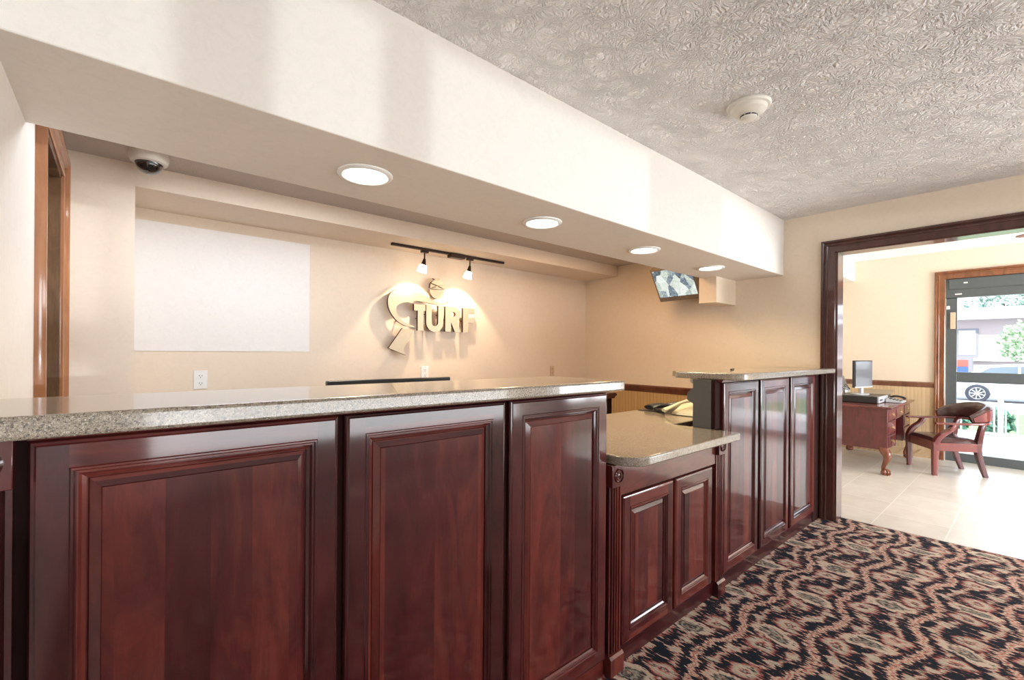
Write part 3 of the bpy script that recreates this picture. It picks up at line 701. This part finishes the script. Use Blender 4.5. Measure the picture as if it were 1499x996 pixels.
# small boxed-in column under soffit
tag(obj('wall_box', MB().box(3.80, XW, 1.772, 1.925, 1.712, SZ + .005), M['wall'], None, bevel=.003), 'small beige box hanging under the soffit in the office corner', 'box')
# tilted security screen
k = thing('security_screen', 'small tilted screen showing camera views, hung in the corner below the soffit', 'screen', (3.86, 2.16, 1.98))
tm = (Matrix.Rotation(math.radians(-1), 3, 'X') @ Matrix.Rotation(math.radians(-33), 3, 'Y'))
def tb(m, a, b, c_, d): m.obox(Vector((3.86, 2.16, 1.93)) + tm @ Vector(a), (b, c_, d), tm); return m
obj('case', tb(MB(), (0, 0, 0), .03, .215, .17), M['tvcase'], k, bevel=.006)
obj('display', tb(MB(), (-.031, .012, .012), .003, .185, .135), M['screen'], k)
obj('wall_mount', MB().box(3.89, XW, 2.10, 2.16, 1.92, 2.00), M['black'], k)
# things on the lowered counter, behind the grey end panel
tag(obj('desk_mat', MB().box(2.78, 3.35, 1.50, 1.85, .8745, .877), M['black']), 'flat black mat at the back of the lowered counter', 'mat')
k = thing('desk_telephone', 'cream desk telephone with its handset, behind the dark grey end panel', 'telephone', (2.86, 1.50, .877))
m = MB().prism([(2.76, .877), (3.02, .877), (3.02, .955), (2.96, .960), (2.77, .893)], 1.39, 1.58, 1); obj('base', m, M['cream_plastic'], k, bevel=.006)
hp = smooth_path([(2.70, 1.60, .905), (2.745, 1.575, .925), (2.80, 1.53, .955), (2.86, 1.48, .975), (2.90, 1.44, .975)], 4)
obj('handset', MB().sweep(hp, lerp_sizes([(.026, .014), (.022, .012), (.013, .011), (.020, .013), (.026, .016)], 4), 12), M['cream_plastic'], k)
cr = MB(); pp = [(2.71 + .004 * i / 3 + .010 * math.cos(i * .9), 1.60 + .0016 * i, .890 + .010 * math.sin(i * .9)) for i in range(90)]
obj('cord', MB().sweep(pp, .0028, 6), M['black'], k)
tag(obj('note_pad', MB().obox((2.73, 1.345, .985), (.030, .004, .032), Matrix.Rotation(.3, 3, 'Z') @ Matrix.Rotation(.2, 3, 'X')).box(2.725, 2.735, 1.345, 1.355, .877, .97), M['yellow']), 'small yellow note standing behind the cream telephone', 'note')
k = thing('hand_scanner', 'black handheld device lying on the mat beside the cream telephone', 'scanner', (2.98, 1.74, .877))
obj('body', MB().sweep(smooth_path([(2.84, 1.80, .895), (2.92, 1.78, .905), (3.02, 1.74, .900)], 4), lerp_sizes([(.045, .016), (.038, .020), (.03, .014)], 4), 12), M['black'], k)
obj('handle', MB().sweep(smooth_path([(3.0, 1.75, .905), (3.08, 1.71, .915), (3.14, 1.66, .90)], 4), lerp_sizes([(.018, .014), (.016, .013), (.018, .012)], 4), 10), M['black'], k)
tag(obj('cable_clip', MB().sweep([(2.50, 1.30, 1.137), (2.50, 1.30, 1.118)], .014, 16).sweep([(2.50, 1.30, 1.12), (2.50, 1.30, 1.108)], .009, 12), M['offwhite']), 'tiny beige cable clip under the end of the raised far counter top', 'clip')
tag(obj('pen', MB().sweep([(2.93, 1.27, 1.180), (3.06, 1.31, 1.180)], [(.005, .005), (.005, .005)], 10), M['black']), 'thin black pen lying on the raised far counter top', 'pen')

# ------------------------------------------------------------------ entry room: writing desk
DX0, DX1, DY0, DY1, DT = 6.16, 7.44, 1.04, 1.66, .728
k = thing('writing_desk', 'mahogany writing desk with claw feet and brass drawer pulls by the entry wall', 'desk', (6.8, 1.35, 0))
obj('desk_top', MB().prism(rounded([(DX0 - .04, DY0 - .04, .02), (DX1 + .04, DY0 - .04, .02), (DX1 + .04, DY1 + .04, .02), (DX0 - .04, DY1 + .04, .02)]), DT - .024, DT), M['mahogany'], k, bevel=.006)
m = MB().box(DX0, DX0 + .42, DY0 + .012, DY1, .265, DT - .024).box(DX1 - .42, DX1, DY0 + .012, DY1, .265, DT - .024).box(DX0 + .42, DX1 - .42, DY0 + .012, DY1, .55, DT - .024).box(DX0 + .4, DX1 - .4, DY1 - .02, DY1, .265, .56)
obj('body', m, M['mahogany'], k, bevel=.003)
for x in (DX0 - .004, DX0 + .40, DX1 - .42, DX1 - .026):
    obj('corner_post', MB().box(x, x + .03, DY0 - .002, DY0 + .014, .265, DT - .024), M['mahogany'], k, bevel=.003)
def drawer(x0, x1, z0, z1):
    o_ = obj('drawer', MB().box(x0, x1, DY0 - .004, DY0 + .013, z0, z1).box(x0 + .012, x1 - .012, DY0 - .008, DY0 - .003, z0 + .012, z1 - .012), M['mahogany'], k, bevel=.002)
    xc, zc = (x0 + x1) / 2, (z0 + z1) / 2
    h = MB().prism([(xc - .038, zc + .004), (xc - .02, zc + .02), (xc, zc + .026), (xc + .02, zc + .02), (xc + .038, zc + .004), (xc + .02, zc - .012), (xc, zc - .018), (xc - .02, zc - .012)], DY0 - .0095, DY0 - .0075, 1)
    h.sweep(smooth_path([(xc - .028, DY0 - .01, zc + .006), (xc - .024, DY0 - .026, zc - .008), (xc, DY0 - .03, zc - .014), (xc + .024, DY0 - .026, zc - .008), (xc + .028, DY0 - .01, zc + .006)], 3), .0028, 6)
    q = obj('handle', h, M['brass'], None); q.parent = o_; q.location = -Vector(k['_w'])
for z0, z1 in ((.575, .695), (.43, .56), (.28, .415)): drawer(DX0 + .04, DX0 + .39, z0, z1); drawer(DX1 - .39, DX1 - .04, z0, z1)
drawer(DX0 + .44, DX1 - .44, .575, .695)
for x, y, sx, sy in ((DX0 + .03, DY0 + .03, -1, -1), (DX1 - .03, DY0 + .03, 1, -1), (DX0 + .03, DY1 - .03, -1, 1), (DX1 - .03, DY1 - .03, 1, 1)):
    q = .7; P = [(0, 0, .30), (0, 0, .265), (.028, .028, .22), (.026, .026, .17), (.004, .004, .11), (-.008, -.008, .065), (.004, .004, .042)]
    S_ = [(.045, .045), (.048, .048), (.040, .040), (.030, .030), (.021, .021), (.018, .018), (.026, .026)]
    m = MB().sweep(smooth_path([(x + sx * a, y + sy * b, z) for a, b, z in P], 4), lerp_sizes(S_, 4), 14, upv=(1, 0, 0))
    lg = obj('leg', m, M['mahogany_leg'], k)
    f = MB().lathe([(0.002, .002), (.022, .004), (.036, .016), (.040, .030), (.034, .048), (.018, .060), (.006, .064)], (x + sx * .012, y + sy * .012, 0), 20)
    for a in (-.7, 0, .7):
        b_ = math.atan2(sy, sx) + a; cx_, cy_ = x + sx * .012, y + sy * .012
        f.sweep(smooth_path([(cx_ + .012 * math.cos(b_), cy_ + .012 * math.sin(b_), .065), (cx_ + .036 * math.cos(b_), cy_ + .036 * math.sin(b_), .052), (cx_ + .044 * math.cos(b_), cy_ + .044 * math.sin(b_), .028), (cx_ + .034 * math.cos(b_), cy_ + .034 * math.sin(b_), .006)], 3), .008, 8)
    q = obj('claw_foot', f, M['mahogany_leg'], None); q.parent = lg; q.location = -Vector(k['_w'])
# computer things on the desk
k = thing('computer_case', 'flat black computer case with a silver front lying on the writing desk', 'computer', (6.55, 1.26, DT))
obj('case', MB().box(6.45, 6.93, 1.18, 1.60, DT + .003, DT + .078), M['black'], k, bevel=.004)
obj('front_panel', MB().box(6.46, 6.92, 1.166, 1.181, DT + .005, DT + .076), M['silver'], k, bevel=.003)
m = MB(); [m.box(6.50 + .05 * i, 6.53 + .05 * i, 1.163, 1.167, DT + .03, DT + .045) for i in range(3)]; obj('port', m, M['black'], k)
k = thing('computer_monitor', 'slim silver flat monitor standing on the computer case on the desk', 'monitor', (6.70, 1.37, DT + .078), math.radians(-14))
def loc(m, nm, mat, **kw): return obj(nm, m, mat, k, local=True, **kw)
loc(MB().box(-.19, .19, -.018, .012, .085, .405), 'screen_case', M['black'], bevel=.004)
loc(MB().box(-.178, .178, -.0215, -.017, .10, .394), 'display', M['darkscreen'])
loc(MB().box(-.19, .19, -.0215, -.017, .083, .098), 'bezel', M['silver'])
loc(MB().box(-.025, .025, -.005, .02, .01, .15).prism([(.12 * math.cos(a), .02 + .08 * math.sin(a)) for a in [2 * PI * i / 24 for i in range(24)]], .0, .012), 'stand', M['silver'], bevel=.002)
k = thing('laptop', 'closed grey printer-like tray with a raised lid behind the telephone on the desk', 'printer', (7.10, 1.32, DT))
k['label'] = 'dark grey document tray with a raised lid beside the flat monitor'; k['category'] = 'tray'; k.name = 'document_tray'
obj('tray', MB().box(7.0, 7.28, 1.20, 1.44, DT + .002, DT + .065), M['black'], k, bevel=.004)
obj('lid', MB().prism([(6.98, DT + .070), (7.32, DT + .105), (7.32, DT + .112), (6.98, DT + .077)], 1.17, 1.46, 1), M['plate_metal'], k)
k = thing('desk_telephone', 'grey desk telephone with black handset near the front edge of the writing desk', 'telephone', (6.88, 1.08, DT))
obj('base', MB().prism([(1.01, DT + .002), (1.155, DT + .002), (1.155, DT + .045), (1.01, DT + .018)], 6.74, 7.0, 0), M['silver'], k, bevel=.004)
obj('handset', MB().sweep(smooth_path([(7.03, 1.02, DT + .03), (7.03, 1.05, DT + .052), (7.03, 1.12, DT + .06), (7.03, 1.16, DT + .04)], 4), lerp_sizes([(.026, .014), (.018, .012), (.018, .012), (.026, .014)], 4), 10), M['black'], k)
m = MB(); [m.box(6.78 + .035 * i, 6.80 + .035 * i, 1.025 + .03 * j, 1.043 + .03 * j, DT + .018 + .0055 * j, DT + .029 + .0062 * j) for i in range(3) for j in range(4)]; obj('key', m, M['black'], k)
tag(obj('paper_sheet', MB().obox((6.70, 1.545, DT + .195), (.06, .001, .105), Matrix.Rotation(-.2, 3, 'Z') @ Matrix.Rotation(-.35, 3, 'X')), M['paper']), 'white paper sheet propped behind the flat monitor on the computer case', 'paper')
m = MB()
for a in range(3): m.sweep(smooth_path([(6.52 + .03 * a, 1.5, DT + .08), (6.53, 1.50 + .02 * a, DT + .16), (6.56, 1.50, DT + .20 - .03 * a), (6.62, 1.47, DT + .14)], 5), .004, 6)
tag(obj('monitor_cable', m, M['black']), 'loose black cables looping behind the flat monitor', 'cable')
m = MB().sweep(smooth_path([(6.6, 1.95, .01), (6.85, 1.85, .012), (7.05, 1.95, .01), (7.0, 2.1, .01)], 5), .006, 6)
tag(obj('floor_cable', m, M['white']), 'white cable lying on the tiles under the writing desk', 'cable')

# ------------------------------------------------------------------ armchair
k = thing('armchair', 'mahogany captain armchair with burgundy leather seat and curved padded back', 'chair', (6.885, .675, 0), math.radians(33.5))
for sx in (-1, 1):
    # front leg rises into the arm support
    m = MB().sweep([(sx * .235, .205, 0), (sx * .24, .205, .20), (sx * .245, .205, .36)], [(.019, .019), (.024, .024), (.028, .028)], 12, upv=(0, 1, 0), sq=.8)
    obj('leg', m, M['mahogany'], k, local=True, ang=50)
    m = MB().sweep(smooth_path([(sx * .185, -.265, 0), (sx * .19, -.225, .12), (sx * .195, -.19, .26), (sx * .20, -.19, .36), (sx * .20, -.215, .50), (sx * .20, -.245, .60)], 4), lerp_sizes([(.018, .018), (.021, .024), (.024, .030), (.024, .032), (.020, .028), (.018, .020)], 4), 12, upv=(1, 0, 0), sq=.8)
    obj('leg', m, M['mahogany'], k, local=True, ang=50)
    m = MB().sweep(smooth_path([(sx * .245, .205, .34), (sx * .255, .185, .40), (sx * .262, .145, .45), (sx * .268, .085, .50), (sx * .270, .055, .560)], 5), lerp_sizes([(.028, .028), (.024, .032), (.022, .036), (.020, .034), (.020, .026)], 5), 12, upv=(1, 0, 0), sq=.6)
    obj('arm_support', m, M['mahogany'], k, local=True, ang=50)
# apron
m = MB().box(-.25, .25, .195, .222, .27, .36).box(-.222, .222, -.20, -.17, .27, .345)
m.prism([(.225, -.19), (.255, -.19), (.27, .2), (.24, .2)], .27, .355).prism([(-.225, -.19), (-.255, -.19), (-.27, .2), (-.24, .2)], .27, .355)
obj('seat_frame', m, M['mahogany'], k, local=True, bevel=.004)
# domed cushion
m = MB(); N = 14; vs = []; fs = []
for j in range(N + 1):
    for i in range(N + 1):
        u_, v_ = i / N * 2 - 1, j / N * 2 - 1; w_ = .225 + .022 * (v_ + 1)
        e = (1 - abs(u_) ** 5) * (1 - abs(v_) ** 5); vs.append((u_ * w_, .005 + v_ * .215, .350 + .060 * e ** .5))
for j in range(N):
    for i in range(N): a = j * (N + 1) + i; fs.append((a, a + 1, a + N + 2, a + N + 1))
m.add(vs, fs); m.box(-.226, .226, -.205, .21, .335, .352)
obj('seat', m, M['leather'], k, local=True)
# horseshoe arm rail
rp = [(-.268, .215, .560), (-.275, .08, .562), (-.285, -.06, .566), (-.262, -.19, .572), (-.18, -.275, .578), (0, -.315, .58), (.18, -.275, .578), (.262, -.19, .572), (.285, -.06, .566), (.275, .08, .562), (.268, .215, .560)]
m = MB().sweep(smooth_path(rp, 5), lerp_sizes([(.022, .010), (.026, .013), (.028, .013), (.034, .014), (.034, .014), (.034, .014), (.034, .014), (.034, .014), (.028, .013), (.026, .013), (.022, .010)], 5), 12, sq=.5)
obj('arm_rail', m, M['mahogany'], k, local=True, ang=50)
# padded back
bp = [(-.278, -.08, .612), (-.266, -.17, .644), (-.190, -.27, .668), (-.09, -.305, .678), (0, -.315, .682), (.09, -.305, .678), (.190, -.27, .668), (.266, -.17, .644), (.278, -.08, .612)]
m = MB().sweep(smooth_path(bp, 5), lerp_sizes([(.020, .034), (.032, .064), (.038, .086), (.040, .094), (.040, .097), (.040, .094), (.038, .086), (.032, .064), (.020, .034)], 5), 16, sq=.25)
obj('backrest', m, M['leather'], k, local=True)
m = MB().sweep(smooth_path([(p[0] * 1.09, p[1] * 1.09 - .005, p[2] - .003) for p in bp], 5), lerp_sizes([(.008, .020), (.010, .050), (.011, .066), (.011, .070), (.011, .072), (.011, .070), (.011, .066), (.010, .050), (.008, .020)], 5), 12, sq=.7)
obj('back_shell', m, M['mahogany'], k, local=True)

# ceiling fan, mostly outside the frame
k = thing('ceiling_fan', 'dark wood ceiling fan blade tip at the right edge in the entry room', 'ceiling fan', (6.35, -.30, BZ))
obj('motor', MB().lathe([(.06, 0), (.07, -.03), (.02, -.05), (.02, -.10), (.09, -.11), (.11, -.15), (.09, -.20), (.03, -.22)], (6.35, -.30, BZ), 28), M['casing'], k)
for i in range(5):
    a = math.radians(43 + 72 * i); dx, dy = math.cos(a), math.sin(a); m = MB()
    pts = [(.12, -.02), (.20, -.055), (.58, -.068), (.625, -.04), (.64, 0), (.625, .04), (.58, .068), (.20, .055), (.12, .02)]
    m.prism([(6.35 + p * dx - q * dy, -.30 + p * dy + q * dx) for p, q in pts], BZ - .175, BZ - .167)
    obj('blade', m, M['mahogany'], k)

# ------------------------------------------------------------------ outside
struct('ground_walk', MB().box(XB + .14, 11.2, -14, 14, -.25, -.02), M['concrete'])
struct('ground_street', MB().box(11.2, 90, -60, 60, -.8, -.48), M['asphalt'])
struct('ground_front', MB().box(-20, XB + .14, -40, YF - .12, -.5, -.15), M['concrete'])
tag(obj('lawn', MB().box(11.3, 20, -4, 12, -.50, -.44), M['grass'], kind='stuff'), 'strip of lawn behind the white railing outside', 'lawn')
k = thing('railing', 'white metal railing with thin balusters outside the entrance door', 'railing', (10.5, .5, -.02))
obj('top_rail', MB().box(10.48, 10.52, -2, 2.6, .50, .54), M['trimwhite'], k)
obj('bottom_rail', MB().box(10.485, 10.515, -2, 2.6, .03, .06), M['trimwhite'], k)
for i in range(22): y = -.55 + i * .125; obj('baluster', MB().box(10.49, 10.51, y - .009, y + .009, .05, .51), M['trimwhite'], k)
for y in (-1.99, .38, 2.58): obj('post', MB().box(10.47, 10.53, y - .03, y + .03, -.02, .60), M['trimwhite'], k)
# car parked across the lot (side on, running along Y)
def car(x, y, label):
    k = thing('car', label, 'car', (x, y, -.48))
    z = -.48
    prof = [(-2.1, .35), (-2.15, .55), (-2.1, .80), (-1.55, .92), (-1.2, .98), (-.55, 1.38), (.3, 1.45), (1.1, 1.38), (1.7, 1.0), (2.1, .92), (2.2, .6), (2.15, .35), (1.68, .30), (1.62, .5), (1.35, .66), (1.08, .5), (1.0, .28), (-.95, .28), (-1.02, .5), (-1.3, .66), (-1.58, .5), (-1.65, .30)]
    obj('body', MB().prism([(y + a, z + b) for a, b in prof], x, x + 1.7, 0), M['carpaint'], k, bevel=.04)
    obj('side_window', MB().prism([(y - 1.0, z + 1.0), (y - .5, z + 1.32), (y + .25, z + 1.38), (y + .25, z + 1.0)], x - .012, x + .02, 0), M['carglass'], k)
    obj('side_window', MB().prism([(y + .32, z + 1.0), (y + .32, z + 1.38), (y + 1.0, z + 1.32), (y + 1.45, z + 1.0)], x - .012, x + .02, 0), M['carglass'], k)
    rm = Matrix.Rotation(-PI / 2, 3, 'Y')
    for wy in (-1.3, 1.35):
        t_ = obj('wheel', MB().lathe([(.20, 0), (.31, 0), (.335, .03), (.335, .17), (.31, .2), (.2, .2)], (x + .16, y + wy, z + .335), 32, rm), M['tyre'], k)
        h = MB().lathe([(.05, .195), (.05, .215), (.0, .22)], (x + .16, y + wy, z + .335), 16, rm)
        for j in range(9):
            a = 2 * PI * j / 9; h.sweep([(x - .045, y + wy + .04 * math.cos(a), z + .335 + .04 * math.sin(a)), (x - .045, y + wy + .205 * math.cos(a), z + .335 + .205 * math.sin(a))], [(.016, .012), (.02, .012)], 6)
        h.lathe([(.195, .19), (.215, .205), (.225, .19)], (x + .16, y + wy, z + .335), 28, rm)
        q = obj('rim', h, M['trimwhite'], None); q.parent = t_; q.location = -Vector(k['_w'])
    obj('door_seam', MB().box(x - .004, x + .01, y + .27, y + .285, z + .33, z + 1.0), M['black'], k)
    return k
car(24.6, .15, 'white car side on across the lot, seen through the lower door glass')
# building opposite
k = thing('apartment_building', 'pale two-tone building with white eaves and windows across the street', 'building', (40, 0, -.48))
obj('wall', MB().box(40, 48, -12, 22, -.48, 3.55), M['stucco'], k)
obj('eave', MB().box(39.2, 48, -12.6, 22.6, 3.50, 3.75), M['trimwhite'], k)
obj('roof', MB().prism([(39.2, 3.75), (48.8, 3.75), (44, 4.55)], -12.6, 22.6, 1), M['roof'], k)
for y in (2.55, -.6, -3.6, 5.8):
    f = obj('window', MB().box(39.93, 40.0, y - .15, y + .85, 1.2, 2.95), M['roof'], k)
    q = obj('pane', MB().box(39.90, 39.94, y - .02, y + .72, 1.32, 2.83), M['trimwhite'], None); q.parent = f; q.location = -Vector(k['_w'])
obj('ledge', MB().box(39.8, 40.0, -12, 22, .95, 1.12), M['trimwhite'], k)
k = thing('vending_machine', 'small red and blue vending machine by the building across the street', 'vending machine', (38.6, 3.0, -.48))
obj('case', MB().box(38.2, 38.9, 2.55, 3.65, -.48, 1.15), M['roof'], k)
obj('upper_panel', MB().box(38.18, 38.21, 2.72, 3.42, .62, 1.02), M['red'], k); obj('lower_panel', MB().box(38.18, 38.21, 2.72, 3.42, .22, .60), M['blue'], k)
def blob(c, r, n, seed, flat=1.0):
    rd = random.Random(seed); m = MB()
    for i in range(n):
        v = Vector((rd.gauss(0, 1), rd.gauss(0, 1), rd.gauss(0, 1))).normalized() * r * rd.uniform(.45, 1); v.z *= flat
        p = Vector(c) + v; s_ = rd.uniform(.08, .17) * (.6 + r * .35)
        q = Vector((rd.gauss(0, 1), rd.gauss(0, 1), rd.gauss(0, 1))).normalized(); t1 = q.orthogonal().normalized(); t2 = q.cross(t1)
        m.add([p - t1 * s_, p + t2 * s_ * .5, p + t1 * s_, p - t2 * s_ * .5], [(0, 1, 2, 3)])
    return m
def tree(x, y, z, h, r, mat, label, seed, n=900):
    k = thing('tree', label, 'tree', (x, y, z), 0, 'trees across the street')
    obj('foliage', blob((x, y, z + h), r, n, seed), M[mat], k, smooth=False)
    obj('trunk', MB().sweep([(x, y, z), (x + .1, y + .05, z + h * .5), (x, y, z + h)], [(.16, .16), (.12, .12), (.06, .06)], 8), M['bark'], k)
tree(54, 1.8, -.48, 6.0, 2.4, 'leaf', 'leafy tree rising above the eaves left of centre in the door glass', 1)
tree(54, -3.6, -.48, 5.6, 2.6, 'leaf', 'leafy tree rising above the eaves at the right edge of the door glass', 2)
tree(31, .25, -.48, 2.4, 1.05, 'leaf2', 'small bright green tree in front of the building', 3, 700)
tag(obj('hedge', blob((0, 0, 0), .5, 10, 7), M['hedge']), 'long clipped green hedge in front of the building', 'hedge', kind='stuff')
h = bpy.data.objects['hedge']; m = MB(); rd = random.Random(9)
for i in range(2600):
    p = Vector((30 + rd.uniform(-.4, .4), rd.uniform(-3.5, 1.75), rd.uniform(-.48, .78))); s_ = rd.uniform(.06, .12); q = Vector((rd.gauss(0, 1), rd.gauss(0, 1), rd.gauss(0, 1))).normalized(); t1 = q.orthogonal().normalized(); t2 = q.cross(t1)
    m.add([p - t1 * s_, p + t2 * s_ * .6, p + t1 * s_, p - t2 * s_ * .6], [(0, 1, 2, 3)])
me = bpy.data.meshes.new('hedge'); me.from_pydata(m.v, [], m.f); me.materials.append(M['hedge']); h.data = me
for i, (y, lab) in enumerate(((.95, 'low green shrub behind the railing, left one'), (.45, 'low green shrub behind the railing, middle one'), (-.1, 'low green shrub behind the railing, right one'))):
    tag(obj('shrub', blob((10.95, y, .20), .21, 300, 20 + i), M['hedge'], smooth=False), lab, 'shrub', 'shrubs behind the railing')
for o in bpy.data.objects:
    if '_w' in o.keys(): del o['_w']
